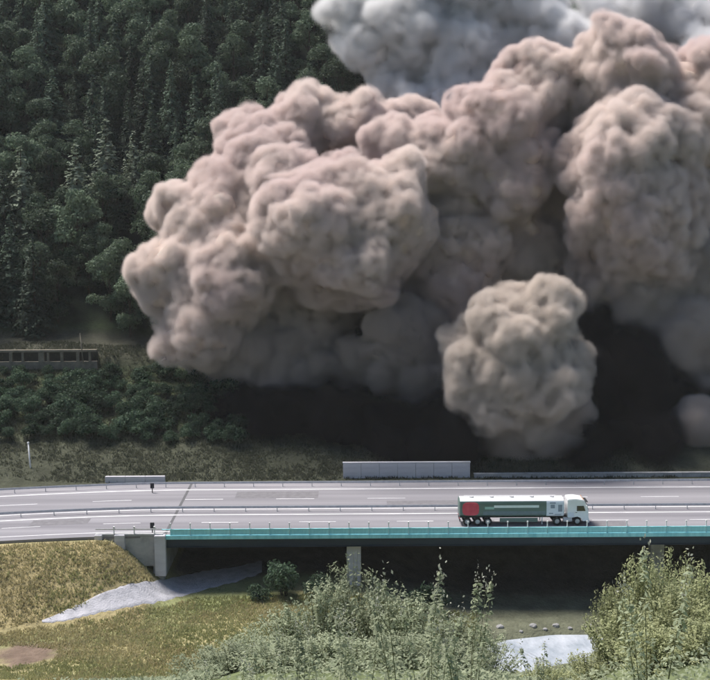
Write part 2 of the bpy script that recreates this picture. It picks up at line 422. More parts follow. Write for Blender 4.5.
# pale walls behind the road
def wall(name, px0, px1, y, h, label, m, cap=True):
    x0, x1 = at(px0, 470, y).x, at(px1, 470, y).x
    root = empty(name, ((x0 + x1) / 2, y, 0)); tag(root, label, 'wall')
    n = max(2, int((x1 - x0) / 2.5)); wdt = (x1 - x0) / n
    bm = bmesh.new(); box(bm, (0, 0, h / 2 - .3), (wdt - .03, .5, h + .6)); bmesh.ops.bevel(bm, geom=bm.edges[:], offset=.03, segments=1, affect='EDGES')
    me = bpy.data.meshes.new('panel'); bm.to_mesh(me); bm.free(); me.materials.append(m)
    for k in range(n):
        o = bpy.data.objects.new('panel', me); COL.objects.link(o); o.parent = root
        o.location = (x0 - (x0 + x1) / 2 + (k + .5) * wdt, R.uniform(-.015, .015), 0)
    if cap:
        bm = bmesh.new(); box(bm, (0, 0, h + .07), (x1 - x0 + .1, .62, .13)); bm_obj('coping', bm, m, root, bevel=.02)
wall('concrete_wall', 105, 165, 178.2, .75, 'low pale concrete wall behind the road left of the bridge', M['pale_concrete'], False)
wall('retaining_wall', 343, 470, 179.6, 2.1, 'tall pale concrete retaining wall below the dust cloud', M['pale_concrete'])
wall('retaining_wall', 474, 720, 179.4, .45, 'lower grey concrete wall running right behind the truck', M['concrete'])

# ------------------------------------------------------------------ gravel track and stream
def sheet(name, path, widths, m, lift, label):
    V, F = [], []
    P = [Vector(p) for p in path]
    # resample
    Q, W = [], []
    for i in range(len(P) - 1):
        for k in range(8):
            t = k / 8; Q.append(P[i].lerp(P[i + 1], t)); W.append(widths[i] * (1 - t) + widths[i + 1] * t)
    Q.append(P[-1]); W.append(widths[-1])
    for _ in range(12):
        Q = [Q[0]] + [(Q[i - 1] + Q[i] * 2 + Q[i + 1]) / 4 for i in range(1, len(Q) - 1)] + [Q[-1]]
    nx = 13
    pts = []
    for i, q in enumerate(Q):
        d = (Q[min(i + 1, len(Q) - 1)] - Q[max(i - 1, 0)]).normalized(); nrm = Vector((-d.y, d.x))
        for j in range(nx):
            t = j / (nx - 1) - .5
            ww = W[i] * (1 + .25 * math.sin(i * 1.3 + (t > 0) * 2) * abs(t) * 2 * .6)
            pts.append(q + nrm * (t * ww))
    x = np.array([p.x for p in pts]); y = np.array([p.y for p in pts]); z = height(x, y)
    for i in range(len(Q)):
        for j in range(nx):
            k = i * nx + j; t = abs(j / (nx - 1) - .5) * 2
            V.append((x[k], y[k], z[k] + lift - .5 * max(0, t - .85)))
    for i in range(len(Q) - 1):
        for j in range(nx - 1):
            a = i * nx + j; F.append((a, a + 1, a + nx + 1, a + nx))
    o = pyd(name, V, F, m, smooth=True); tag(o, label, kind='structure'); return o
def ground_at(px, py):
    d = CAMR @ Vector(((px - 355) / FPX, -(py - 340) / FPX, -1)); d /= d.y
    Y = np.arange(100, 185, .25); x = d.x * Y; z = HCAM + d.z * Y; g = height(x, Y)
    k = int(np.argmax(g >= z)); return Vector((x[k], Y[k], g[k]))
pth = [ground_at(-60, 640), ground_at(0, 632), ground_at(48, 624), ground_at(100, 610), ground_at(150, 598), ground_at(200, 587), ground_at(238, 577), ground_at(262, 568)]
def make_track():
    up = [(42, 621.5), (50, 619), (75, 607), (100, 595), (125, 586), (165, 579), (200, 572), (240, 566), (262, 561)]
    lo = [(42, 623.5), (50, 624), (75, 620), (100, 614), (125, 609), (165, 602), (200, 592), (240, 581), (262, 573)]
    n, m = 60, 14; t = np.linspace(42, 262, n); V, F = [], []
    u = np.interp(t, *zip(*up)); l = np.interp(t, *zip(*lo)); jit = NP.normal(size=(2, n)) * .45
    for i in range(n):
        A, B = ground_at(t[i], u[i] + jit[0, i]), ground_at(t[i], l[i] + jit[1, i])
        xx = np.linspace(A.x, B.x, m); yy = np.linspace(A.y, B.y, m); zz = height(xx, yy)
        for j in range(m): V.append((xx[j], yy[j], zz[j] + (.1 if 0 < j < m - 1 else -.04)))
    for i in range(n - 1):
        for j in range(m - 1):
            k = i * m + j; F.append((k, k + m, k + m + 1, k + 1))
    tag(pyd('gravel_track', V, F, M['gravel'], smooth=True), 'pale gravel track curving under the bridge', kind='structure')
make_track()
def make_stream():
    V, F = [], []; P = [Vector(p) for p in STREAM]; Q = []
    for i in range(len(P) - 1):
        for k in range(10): Q.append(P[i].lerp(P[i + 1], k / 10))
    Q.append(P[-1])
    for _ in range(20): Q = [Q[0]] + [(Q[i - 1] + Q[i] * 2 + Q[i + 1]) / 4 for i in range(1, len(Q) - 1)] + [Q[-1]]
    z = min(hz(q.x, q.y) for q in Q[20:45]) + .75
    for i, q in enumerate(Q):
        d = (Q[min(i + 1, len(Q) - 1)] - Q[max(i - 1, 0)]).normalized(); nr = Vector((-d.y, d.x))
        V += [(q.x + nr.x * 7, q.y + nr.y * 7, z), (q.x - nr.x * 7, q.y - nr.y * 7, z)]
    F = [(2 * i, 2 * i + 1, 2 * i + 3, 2 * i + 2) for i in range(len(Q) - 1)]
    tag(pyd('stream', V, F, M['water']), 'pale milky stream below the bridge', kind='structure'); return z
WZ = make_stream()

# ------------------------------------------------------------------ trees
def leaf_quads(P, N_, size, rng, asp=.7):
    n = len(P)
    a = rng.normal(size=(n, 3)); a -= N_ * (a * N_).sum(1, keepdims=True); a /= np.linalg.norm(a, axis=1, keepdims=True) + 1e-9
    b = np.cross(N_, a)
    s = (size * rng.uniform(.6, 1.35, n))[:, None]
    return np.stack([P - a * s * .5, P + b * s * asp * .45 + a * s * .05, P + a * s * .55, P - b * s * asp * .45 + a * s * .05], 1)

def unit(v): return v / (np.linalg.norm(v, axis=-1, keepdims=True) + 1e-9)

def conifer_mesh(seed, h=16.0, wid=2.6, dens=1.0):
    rng = np.random.default_rng(seed); Q = []
    lev = int(34 * dens)
    for l in range(lev):
        t = l / (lev - 1); z = h * (.02 + .96 * t)
        rad = 1.25 * wid * (1 - t) ** .95 * rng.uniform(.8, 1.15) + .15
        nb = max(5, int(15 * (1 - t) + 5))
        for k in range(nb):
            an = rng.uniform(0, 6.283); r = rad * rng.uniform(.7, 1.15)
            if rng.random() < .07: continue
            m = max(2, int(r / .21))
            s = rng.uniform(.15, 1, m); s[-1] = 1
            droop = -.28 * r * s ** 1.4 + .12 * r * np.maximum(0, s - .8)
            P = np.stack([np.cos(an) * r * s, np.sin(an) * r * s, z + droop], 1) + rng.normal(size=(m, 3)) * .12
            Nn = unit(np.stack([np.cos(an) * .55 + 0 * s, np.sin(an) * .55 + 0 * s, .8 + 0 * s], 1) + rng.normal(size=(m, 3)) * .35)
            Q.append(leaf_quads(P, Nn, .52, rng, .7))
    return quads_mesh('spruce_crown', np.concatenate(Q))

def blob_crown(seed, blobs, n_per, size, fill=.35):
    rng = np.random.default_rng(seed); Q = []
    for (c, r) in blobs:
        n = int(n_per * r * r)
        d = unit(rng.normal(size=(n, 3))); d[:, 2] = np.where(d[:, 2] < -.5, -d[:, 2] * .6, d[:, 2]); d = unit(d)
        bump = 1 + .22 * fbm(d * 2.2 + np.array(c)[None], seed, 3)
        P = np.array(c)[None] + d * (r * bump * rng.uniform(1 - fill, 1.06, n))[:, None] * np.array([1, 1, .85])[None]
        Nn = unit(d + rng.normal(size=(n, 3)) * .55)
        Q.append(leaf_quads(P, Nn, size, rng))
    return quads_mesh('crown', np.concatenate(Q))

def limb_mesh(name, segs, seg=7):
    bm = bmesh.new()
    for a, b, r0, r1 in segs: cyl(bm, a, b, r0, r1, seg)
    me = bpy.data.meshes.new(name); bm.to_mesh(me); bm.free(); return me

def broad_blobs(seed, h, cw):
    r = random.Random(seed); L = []
    for k in range(15):
        t = r.random(); a = r.uniform(0, 6.283); z = h * (.14 + .74 * t); prof = math.sin(math.pi * (.18 + .72 * t)) * cw * .62
        q = prof * math.sqrt(r.random())
        L.append(((math.cos(a) * q, math.sin(a) * q, z), r.uniform(.22, .36) * cw))
    L.append(((0, 0, h * .86), cw * .3)); return L

conifers, broads = [], []
for k in range(4):
    h = 16.0
    cm = conifer_mesh(100 + k, h, (3.3, 2.7, 3.7, 3.0)[k]); cm.materials.append(M['needle'])
    tm = limb_mesh('trunk', [((0, 0, -1), (0.05, 0, h * .5), .24, .15), ((0.05, 0, h * .5), (0, 0, h * .97), .15, .02)]); tm.materials.append(M['bark'])
    conifers.append((tm, cm))
cmp_ = conifers[1][1].copy(); cmp_.materials.clear(); cmp_.materials.append(M['needle_pale'])
pale = (conifers[1][0], cmp_)
for k in range(4):
    h, cw = 13.0, (6.0, 5.2, 6.8, 5.6)[k]
    bl = broad_blobs(40 + k, h, cw)
    cm = blob_crown(60 + k, bl, 105, .44); cm.materials.append(M['leaf'])
    segs = [((0, 0, -1), (.1, .05, h * .4), .26, .18), ((.1, .05, h * .4), (0, 0, h * .8), .18, .05)]
    for (c, r) in bl[:7]: segs.append(((.1, .05, h * .34), c, .1, .03))
    tm = limb_mesh('trunk', segs); tm.materials.append(M['bark'])
    broads.append((tm, cm))

def plant(name, kind, loc, scale, rz, label, cat, group, crown_name='crown', sz=None):
    root = empty(name, loc, rz); root.scale = (scale, scale, sz or scale)
    tag(root, label, cat, group)
    for nm, me in (('trunk', kind[0]), (crown_name, kind[1])):
        o = bpy.data.objects.new(nm, me); COL.objects.link(o); o.parent = root
    return root

# individually recognisable spruces
special = [(52, 70, 262, 17, 'tall dark spruce standing at the far left edge of the forest', 0),
           (105, 118, 245, 17, 'pale tipped spruce, tallest of the row left of the cloud', 1),
           (75, 143, 241, 15, 'pale slim spruce just left of the tallest pale one', 1),
           (133, 130, 249, 15, 'slender spruce between pale spruces near the middle of the row', 1),
           (20, 145, 240, 14, 'pale spruce nearest the left edge of the picture', 1),
           (150, 113, 252, 14, 'dark green spruce right of the pale spruce row', 0)]
taken = []
for px, ty, Y, h, lab, pl in special:
    p = at(px, ty, Y); base = hz(p.x, Y)
    hh = max(9, p.z - base)
    plant('spruce_tree', pale if pl else conifers[0], (p.x, Y, base), hh / 16.0, R.uniform(0, 6), lab, 'tree', 'forest trees on the mountainside', sz=hh / 16.0).scale.xy = (hh / 16 * 1.35, hh / 16 * 1.35); taken.append((p.x, Y))

cnt = 0
y = 219.0
while y < 345:
    sp = 5.9 + (y - 219) * .012
    x = -100 + R.uniform(0, sp)
    while x < 100:
        X, Yy = x + R.uniform(-2, 2), y + R.uniform(-2.4, 2.4)
        x += sp
        z = hz(X, Yy); h = R.uniform(11, 18)
        px, pt = proj((X, Yy, z + h)); _, pb = proj((X, Yy, z))
        if px < -75 or px > 740 or pb < -8: continue
        if px > 345 and pt > 38: continue
        if px > 190 and px < 345 and pt > 150: continue
        if px > 215 and pt > 175: continue
        if min((X - a) ** 2 + (Yy - b) ** 2 for a, b in taken) < 12: continue
        if any(Yy < sY + 1 and abs(px - sx) < 15 and pt < sy + 30 for sx, sy, sY, *_ in special): continue
        con = noise2(np.array([X * .05]), np.array([Yy * .05]), 77)[0] + R.uniform(-.3, .3) > .12
        if px > 345: side = 'above the dust cloud ' + ('behind the white plume' if px < 590 else 'at the top right')
        else:
            side = ('along the top edge' if pt < 25 else 'on the upper slope' if pt < 95 else 'on the middle slope' if pt < 190 else 'at the lower forest edge')
            side += (' at far left' if px < 90 else ' beside the cloud' if px > 200 else ' left of the cloud')
        if con:
            plant('spruce_tree', R.choice(conifers), (X, Yy, z), h / 15.0, R.uniform(0, 6), f'dark green spruce in the forest {side}', 'tree', 'forest trees on the mountainside', sz=h / 15 * R.uniform(.95, 1.15))
        else:
            plant('broadleaf_tree', R.choice(broads), (X, Yy, z), h / 14.0, R.uniform(0, 6), f'round crowned leafy tree in the forest {side}', 'tree', 'leafy trees on the mountainside')
        cnt += 1
    y += 5.6
print('trees', cnt)

# ------------------------------------------------------------------ bushes on the bank behind the road
bush_kinds = []
for k in range(3):
    r = random.Random(300 + k)
    bl = [((r.uniform(-1.1, 1.1), r.uniform(-.9, .9), r.uniform(.6, 2.0)), r.uniform(.6, 1.0)) for _ in range(11)]
    cm = blob_crown(320 + k, bl, 260, .24, .45); cm.materials.append(M['bush'])
    tm = limb_mesh('stems', [((0, 0, -.5), (b[0][0] * .8, b[0][1] * .8, b[0][2]), .05, .015) for b in bl[:7]], 5); tm.materials.append(M['bark'])
    bush_kinds.append((tm, cm))
spots = []
for Y in (189.5, 192, 195, 198.5, 202, 205.5):
    x = at(-45, 400, Y).x + R.uniform(0, 2)
    x1 = at(250, 400, Y).x
    while x < x1:
        spots.append((x, Y + R.uniform(-1, 1))); x += R.uniform(2.2, 3.8)
for i, (x, Y) in enumerate(spots):
    if R.random() < .12: continue
    px, py = proj((x, Y, hz(x, Y)))
    if px < 100 and Y > 203: s = R.uniform(.5, .8)
    else: s = R.uniform(.7, 1.75)
    row = ('lowest' if Y < 193 else 'second' if Y < 196.7 else 'third' if Y < 200 else 'upper')
    where = 'below the terrace wall' if px < 105 else 'under the dust cloud edge'
    plant('bush', R.choice(bush_kinds), (x, Y, hz(x, Y)), s, R.uniform(0, 6), f'dark leafy bush in the {row} row on the bank {where}', 'bush', 'bushes on the bank behind the road', 'foliage')

for k, px in enumerate((4, 22, 47, 66, 92, 118, 140)):
    p = at(px, 372, 206.6); g = hz(p.x, 206.6)
    plant('bush', bush_kinds[k % 3], (p.x, 206.6, g), R.uniform(.45, .7), R.uniform(0, 6), 'small bush growing against the terrace wall' if px < 100 else 'small bush right of the terrace wall end', 'bush', 'small bushes at the terrace wall', 'foliage')
# terrace wall with openings, at far left
def terrace():
    a, b = at(-60, 352, 208.3), at(97, 352, 208.3)
    root = empty('terrace_wall', (a.x, 208.3, a.z - 2.3)); tag(root, 'long low weathered wall with dark openings on the terrace below the forest', 'wall')
    Lx = b.x - a.x
    bm = bmesh.new(); box(bm, (Lx / 2, 0, 2.38), (Lx, .7, .36)); bm_obj('beam', bm, M['wood'], root, bevel=.03)
    bm = bmesh.new(); box(bm, (Lx / 2, .1, .0), (Lx, .5, 1.3)); bm_obj('plinth', bm, M['wood'], root, bevel=.03)
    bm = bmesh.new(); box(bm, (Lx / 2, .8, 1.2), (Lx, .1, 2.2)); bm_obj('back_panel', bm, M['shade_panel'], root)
    x = .6; k = 0
    while x < Lx:
        wd = (.5, .35, .9, .3, .4)[k % 5]
        bm = bmesh.new(); box(bm, (x, .02, 1.38), (wd, .55, 1.46)); bm_obj('pillar', bm, M['wood'], root); k += 1
        x += (2.6, 1.9, 3.0, 1.1, 2.2)[k % 5]
terrace()
def pole(px, py0, py1, Y, lab, tilt, r=.07, m='white_post'):
    p = at(px, py1, Y); q = at(px, py0, Y); h = q.z - p.z
    root = empty('marker_pole', (p.x, Y, p.z)); tag(root, lab, 'pole'); root.rotation_euler = (0, tilt, 0)
    bm = bmesh.new(); cyl(bm, (0, 0, -.6), (0, 0, h), r, r * .7, 10); bm_obj('shaft', bm, M[m], root, smooth=True)
    bm = bmesh.new(); cyl(bm, (0, 0, h), (0, 0, h + .15), r * 1.3, r * .9, 10); bm_obj('cap', bm, M[m], root)
pole(31, 443, 474, 181.5, 'tall white marker pole standing on the verge behind the road', -.05, .14)
pole(83, 334, 360, 207.6, 'thin pale pole leaning beside the terrace wall', -.08, .1, 'wood')

# ------------------------------------------------------------------ dust, smoke and painted shade under the cloud
def smoke_mat(name, cols, scale, stops=(.35, .65)):
    m = mat(name, cols, rough=1.0, scale=scale, detail=4, spec=0.0, stops=stops)
    b = m.node_tree.nodes['Principled BSDF']
    return m
M['dust'] = smoke_mat('brown_dust', [(.4, .3, .265), (.52, .42, .375), (.62, .54, .46)], .045)
M['dust_grey_shade'] = smoke_mat('grey_dust_with_shade', [(.13, .12, .115), (.22, .2, .185)], .08)  # grey dust, coloured darker to carry the shade of the cloud base
M['dust_ball'] = smoke_mat('beige_dust', [(.26, .235, .21), (.38, .34, .30)], .08)
M['smoke_white'] = smoke_mat('white_grey_smoke', [(.78, .78, .79), (.92, .92, .92)], .06)
def vol_mat(name, col, dens, tear=0.0, scale=.8):
    m = bpy.data.materials.new(name); m.use_nodes = True; t = m.node_tree; t.nodes.clear()
    v = t.nodes.new('ShaderNodeVolumePrincipled'); v.inputs['Color'].default_value = (*col, 1); v.inputs['Density'].default_value = dens
    o = t.nodes.new('ShaderNodeOutputMaterial'); t.links.new(v.outputs[0], o.inputs['Volume'])
    if tear:
        tc = t.nodes.new('ShaderNodeTexCoord'); nz = t.nodes.new('ShaderNodeTexNoise'); nz.inputs['Scale'].default_value = scale; nz.inputs['Detail'].default_value = 1.0
        mr = t.nodes.new('ShaderNodeMapRange'); mr.inputs[1].default_value = .38; mr.inputs[2].default_value = .62; mr.inputs[3].default_value = dens * (1 - tear); mr.inputs[4].default_value = dens * (1 + tear)
        t.links.new(tc.outputs['Object'], nz.inputs['Vector']); t.links.new(nz.outputs[0], mr.inputs[0]); t.links.new(mr.outputs[0], v.inputs['Density'])
    return m
def two_tone(m, c0, c1, scale):
    t = m.node_tree; v = next(n for n in t.nodes if n.type == 'PRINCIPLED_VOLUME')
    tc = t.nodes.new('ShaderNodeTexCoord'); nz = t.nodes.new('ShaderNodeTexNoise'); nz.inputs['Scale'].default_value = scale; nz.inputs['Detail'].default_value = 1.0
    mr = t.nodes.new('ShaderNodeMapRange'); mr.inputs[1].default_value = .4; mr.inputs[2].default_value = .62
    mx = t.nodes.new('ShaderNodeMix'); mx.data_type = 'RGBA'; mx.inputs[6].default_value = (*c0, 1); mx.inputs[7].default_value = (*c1, 1)
    t.links.new(tc.outputs['Object'], nz.inputs['Vector']); t.links.new(nz.outputs[0], mr.inputs[0]); fac = mr.outputs[0]
    sp = t.nodes.new('ShaderNodeSeparateXYZ'); t.links.new(tc.outputs['Object'], sp.inputs[0])
    ml = t.nodes.new('ShaderNodeMapRange'); ml.inputs[1].default_value = -20; ml.inputs[2].default_value = -31; t.links.new(sp.outputs[0], ml.inputs[0])
    ad = t.nodes.new('ShaderNodeMath'); ad.use_clamp = True; t.links.new(fac, ad.inputs[0]); t.links.new(ml.outputs[0], ad.inputs[1])
    t.links.new(ad.outputs[0], mx.inputs[0]); t.links.new(mx.outputs[2], v.inputs['Color'])
    return m
V_BROWN = two_tone(vol_mat('brown_dust_veil', (.90, .80, .745), 2.7, .85, .38), (.86, .735, .70), (.92, .815, .76), .05); V_BALL = vol_mat('beige_dust_veil', (.81, .73, .665), 2.7, .8, .4); V_GREY_SHADE = vol_mat('grey_dust_shade_veil', (.72, .64, .595), 5.0)
V_WHITE = vol_mat('white_smoke_veil', (.99, .985, .98), 1.5, .9, .3); V_HAZE = vol_mat('grey_smoke_veil', (.86, .86, .87), .8, .9, .25); V_SHADE = vol_mat('cloud_shade_veil', (.025, .024, .027), .8)
M['cloud_shade'] = smoke_mat('painted_cloud_shade', [(.008, .008, .009), (.016, .016, .017)], .06)  # near-black colour stands in for the shade below the cloud

def fog_group(voxel, band, m):
    g = bpy.data.node_groups.new('fog', 'GeometryNodeTree')
    g.interface.new_socket('Geometry', in_out='INPUT', socket_type='NodeSocketGeometry'); g.interface.new_socket('Geometry', in_out='OUTPUT', socket_type='NodeSocketGeometry')
    i = g.nodes.new('NodeGroupInput'); o = g.nodes.new('NodeGroupOutput'); mv = g.nodes.new('GeometryNodeMeshToVolume'); sm = g.nodes.new('GeometryNodeSetMaterial')
    mv.resolution_mode = 'VOXEL_SIZE'; mv.inputs['Voxel Size'].default_value = voxel; mv.inputs['Interior Band Width'].default_value = band; mv.inputs['Density'].default_value = 1.0
    sm.inputs['Material'].default_value = m
    g.links.new(i.outputs[0], mv.inputs['Mesh']); g.links.new(mv.outputs[0], sm.inputs[0]); g.links.new(sm.outputs[0], o.inputs[0])
    return g

def grow(lobes, n, seed, lo=.32, hi=.6):
    r = random.Random(seed); L = list(lobes)
    for (c, rad, sq) in lobes:
        for _ in range(n):
            d = Vector((r.gauss(0, 1), r.gauss(0, 1) - .4, r.gauss(0, 1) + .2)).normalized()
            q = rad * r.uniform(lo, hi)
            L.append((Vector(c) + Vector((d.x * sq[0], d.y * sq[1], d.z * sq[2])) * (rad - q * .45), q, (1, 1, r.uniform(.8, 1))))
    return L

def skin(name, lobes, voxel, octaves, warp, smooth, seed, shrink, twist=1.0):
    bm = bmesh.new()
    for (c, r, sq) in lobes:
        r = max(r - shrink, .4 * r)
        bmesh.ops.create_icosphere(bm, subdivisions=2, radius=1, matrix=Matrix.Translation(c) @ Matrix.Diagonal((r * sq[0], r * sq[1], r * sq[2], 1)))
    me = bpy.data.meshes.new(name); bm.to_mesh(me); bm.free()
    o = bpy.data.objects.new(name, me); COL.objects.link(o)
    md = o.modifiers.new('r', 'REMESH'); md.mode = 'VOXEL'; md.voxel_size = voxel
    ms = o.modifiers.new('s', 'SMOOTH'); ms.iterations = smooth; ms.factor = .5
    dg = bpy.context.evaluated_depsgraph_get(); dg.update()
    me2 = bpy.data.meshes.new_from_object(o.evaluated_get(dg))
    bpy.data.objects.remove(o); bpy.data.meshes.remove(me)
    n = len(me2.vertices); co = np.empty(n * 3, np.float32); me2.vertices.foreach_get('co', co); co = co.reshape(-1, 3)
    for cell, amp in ((14.0, 4.2), (6.0, 2.0)):
        co = co + np.stack([fbm(co / cell + 9.3 * j, seed + 131 + 17 * j, 3) for j in range(3)], 1).astype(np.float32) * amp * twist
    me2.vertices.foreach_set('co', co.ravel()); me2.update()
    for k, (cell, amp) in enumerate(octaves):
        nr = np.empty(n * 3, np.float32); me2.vertex_normals.foreach_get('vector', nr); nr = nr.reshape(-1, 3)
        q = co + np.stack([fbm(co / (cell * warp) + 5 * j, seed + 31 * j + k, 3) for j in range(3)], 1) * cell * .6
        f = worley(q / cell * np.array([1, 1, .8 + .15 * (k % 3)]), seed + 7 * k)
        ampm = .15 + 1.7 * sstep(-.35, .45, fbm(co / (cell * 3.2), seed + 90 + k, 3))
        co = co + nr * (amp * ampm * (np.sqrt(np.clip(1 - (f / .95) ** 2, 0, 1)) - .45))[:, None]
        me2.vertices.foreach_set('co', co.ravel()); me2.update()
    me2.polygons.foreach_set('use_smooth', np.ones(len(me2.polygons), bool))
    print(name, n)
    return me2

def billow(name, lobes, voxel, m, vm, octaves, warp=1.6, smooth=3, seed=0, kids=9, band=1.6, fvox=.3, deep=2.3, veil='veil', twist=1.0):
    L = grow(lobes, kids, seed)
    core = skin(name, L if deep < 3 else lobes, voxel * 1.4, octaves[:2], warp, smooth, seed, deep, twist)
    o = link(name, core, m)
    fog = link(veil, skin(veil, L, voxel, octaves, warp, smooth, seed, 0, twist), vm, o); fog['kind'] = 'stuff'
    gm = fog.modifiers.new('fog', 'NODES'); gm.node_group = fog_group(fvox, band, vm)
    return o

def lobe(px, py, rp, Y, sq=(1, 1, 1)):
    c = at(px, py, Y); return (c, rp / px_per_m(Y, c.z), sq)

OCT = [(6.0, 2.1), (2.8, 1.4), (1.35, .7), (.7, .2)]
main = [
    # left end
    lobe(192, 214, 34, 208), lobe(180, 272, 36, 204), lobe(215, 232, 42, 206), lobe(205, 320, 42, 203), lobe(190, 322, 28, 203),
    lobe(160, 354, 11, 201, (1, 1, 1.3)), lobe(175, 342, 16, 202), lobe(240, 285, 48, 203),
    lobe(300, 330, 50, 209),
    # upper left ridge
    lobe(248, 138, 34, 214), lobe(234, 145, 22, 212), lobe(300, 128, 36, 214), lobe(335, 118, 26, 214), lobe(360, 128, 30, 214), lobe(275, 175, 50, 211), lobe(250, 205, 45, 207),
    # centre billow
    lobe(350, 230, 68, 202), lobe(318, 215, 46, 199), lobe(385, 205, 46, 201), lobe(350, 270, 50, 203), lobe(300, 200, 42, 205),
    lobe(405, 165, 45, 209), lobe(445, 160, 48, 208), lobe(400, 300, 55, 209), lobe(430, 250, 50, 208),
    # middle right
    lobe(475, 240, 50, 207), lobe(460, 285, 42, 207), lobe(510, 175, 52, 207), lobe(498, 108, 38, 208), lobe(530, 92, 40, 209), lobe(520, 240, 45, 209), lobe(560, 110, 40, 211),
    lobe(540, 280, 45, 212), lobe(470, 330, 45, 212),
    # right column
    lobe(622, 78, 48, 206), lobe(585, 85, 34, 208), lobe(668, 90, 46, 207), lobe(712, 90, 48, 206), lobe(625, 150, 55, 202), lobe(680, 150, 45, 204), lobe(630, 215, 58, 202),
    lobe(670, 240, 50, 205), lobe(610, 270, 36, 204), lobe(750, 130, 60, 208), lobe(740, 220, 60, 212), lobe(800, 150, 70, 215), lobe(790, 70, 50, 215),
    lobe(565, 200, 40, 214),
    # body behind
    lobe(300, 230, 85, 222), lobe(400, 240, 110, 224), lobe(500, 230, 110, 224), lobe(600, 200, 120, 224), lobe(720, 190, 120, 226), lobe(230, 260, 65, 216),
]
nb = 6                                              # the last entries are the body behind; spread the front billows in depth
main = [(c + (c - Vector((0, 0, HCAM))) * ((206 + (c.y - 206) * 1.7) / c.y - 1), r * .94, q) for c, r, q in main[:-nb]] + [(c + Vector((0, 5, 0)), r, q) for c, r, q in main[-nb:]]
cloud = billow('dust_cloud', main, .42, M['dust'], V_BROWN, OCT, seed=5)
tag(cloud, 'huge billowing brown dust cloud rising behind the bridge', 'dust cloud')
ball = [lobe(512, 372, 58, 187), lobe(512, 402, 50, 188), lobe(552, 308, 28, 185.5), lobe(474, 360, 32, 187.5), lobe(556, 368, 32, 187), lobe(505, 332, 42, 187.5), lobe(535, 330, 34, 186.5)]
puff = billow('dust_puff', ball, .36, M['dust_ball'], V_BALL, OCT, seed=50, twist=.3, kids=6)
tag(puff, 'rounded dust puff bulging forward behind the truck, low in front of the cloud', 'dust cloud')
def grey(lb, seed, label, twist=.7):  # greyer dust of the cloud base, underside shade put into its colour
    tag(billow('dust_puff', lb, .42, M['dust_grey_shade'], V_GREY_SHADE, OCT, seed=seed, twist=twist), label, 'dust cloud')
grey([lobe(690, 340, 42, 197), lobe(725, 350, 50, 198), lobe(655, 310, 36, 200), lobe(635, 295, 38, 202), lobe(700, 290, 48, 203), lobe(720, 400, 40, 197), lobe(690, 380, 32, 198)], 60, 'grey dust puff with painted shade at the right edge below the brown cloud')
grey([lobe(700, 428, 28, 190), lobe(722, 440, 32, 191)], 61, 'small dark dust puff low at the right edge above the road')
grey([lobe(398, 350, 34, 201), lobe(380, 365, 26, 200), lobe(420, 375, 28, 201), lobe(410, 335, 28, 202)], 62, 'grey puff with painted shade hanging left of the forward dust ball')
grey([lobe(240, 352, 34, 204), lobe(275, 362, 34, 204), lobe(312, 368, 34, 205), lobe(340, 372, 28, 205), lobe(215, 362, 20, 204)], 63, 'grey dust bank with painted shade along the lower left underside of the brown cloud')
wh = [lobe(378, 40, 36, 246), lobe(362, 5, 34, 248), lobe(410, 25, 42, 244), lobe(455, 55, 42, 242), lobe(480, 15, 46, 245), lobe(440, 95, 30, 240), lobe(410, 105, 26, 238), lobe(540, 25, 34, 244), lobe(520, 0, 40, 248), lobe(390, 75, 36, 247), lobe(430, -40, 60, 250), lobe(575, 40, 26, 240), lobe(500, 60, 40, 246)]
o = billow('smoke_plume', wh, .5, M['smoke_white'], V_WHITE, [(8, 2.4), (3.6, 1.3), (1.6, .6)], seed=70, band=3.0, fvox=.5, deep=4.0); tag(o, 'white grey smoke plume rising behind the brown dust cloud', 'smoke')
o = billow('smoke_puff', [lobe(702, 62, 34, 243), lobe(735, 55, 40, 244), lobe(690, 22, 34, 250), lobe(640, 8, 36, 252), lobe(735, 5, 50, 252), lobe(600, 15, 30, 250)], .5, M['smoke_white'], V_HAZE, [(8, 2.4), (3.6, 1.3), (1.6, .6)], seed=71, band=3.0, fvox=.5, deep=3.2); tag(o, 'pale grey smoke filling the top right corner behind the brown cloud', 'smoke')
grey([lobe(500, 425, 40, 190), lobe(545, 425, 36, 190), lobe(522, 440, 30, 189.5)], 64, 'grey dust with painted shade under the forward dust ball', .4)
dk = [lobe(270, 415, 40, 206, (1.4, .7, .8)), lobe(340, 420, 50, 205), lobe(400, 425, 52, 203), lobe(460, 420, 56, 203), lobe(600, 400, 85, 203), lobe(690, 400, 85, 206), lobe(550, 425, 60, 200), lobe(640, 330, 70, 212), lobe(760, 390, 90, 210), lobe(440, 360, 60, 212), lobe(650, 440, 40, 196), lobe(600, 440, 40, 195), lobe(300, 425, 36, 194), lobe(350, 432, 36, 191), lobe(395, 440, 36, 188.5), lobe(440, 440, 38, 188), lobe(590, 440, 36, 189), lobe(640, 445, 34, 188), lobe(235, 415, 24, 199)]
o = billow('shade_bank', dk, .6, M['cloud_shade'], V_SHADE, [(6, 2.2), (2.6, 1.4), (1.3, .6)], seed=80, band=2.0, fvox=.5, deep=2.2); tag(o, 'near black bank added as the shade under the brown dust cloud', 'smoke')  # dark mass added to paint the shade beneath the cloud

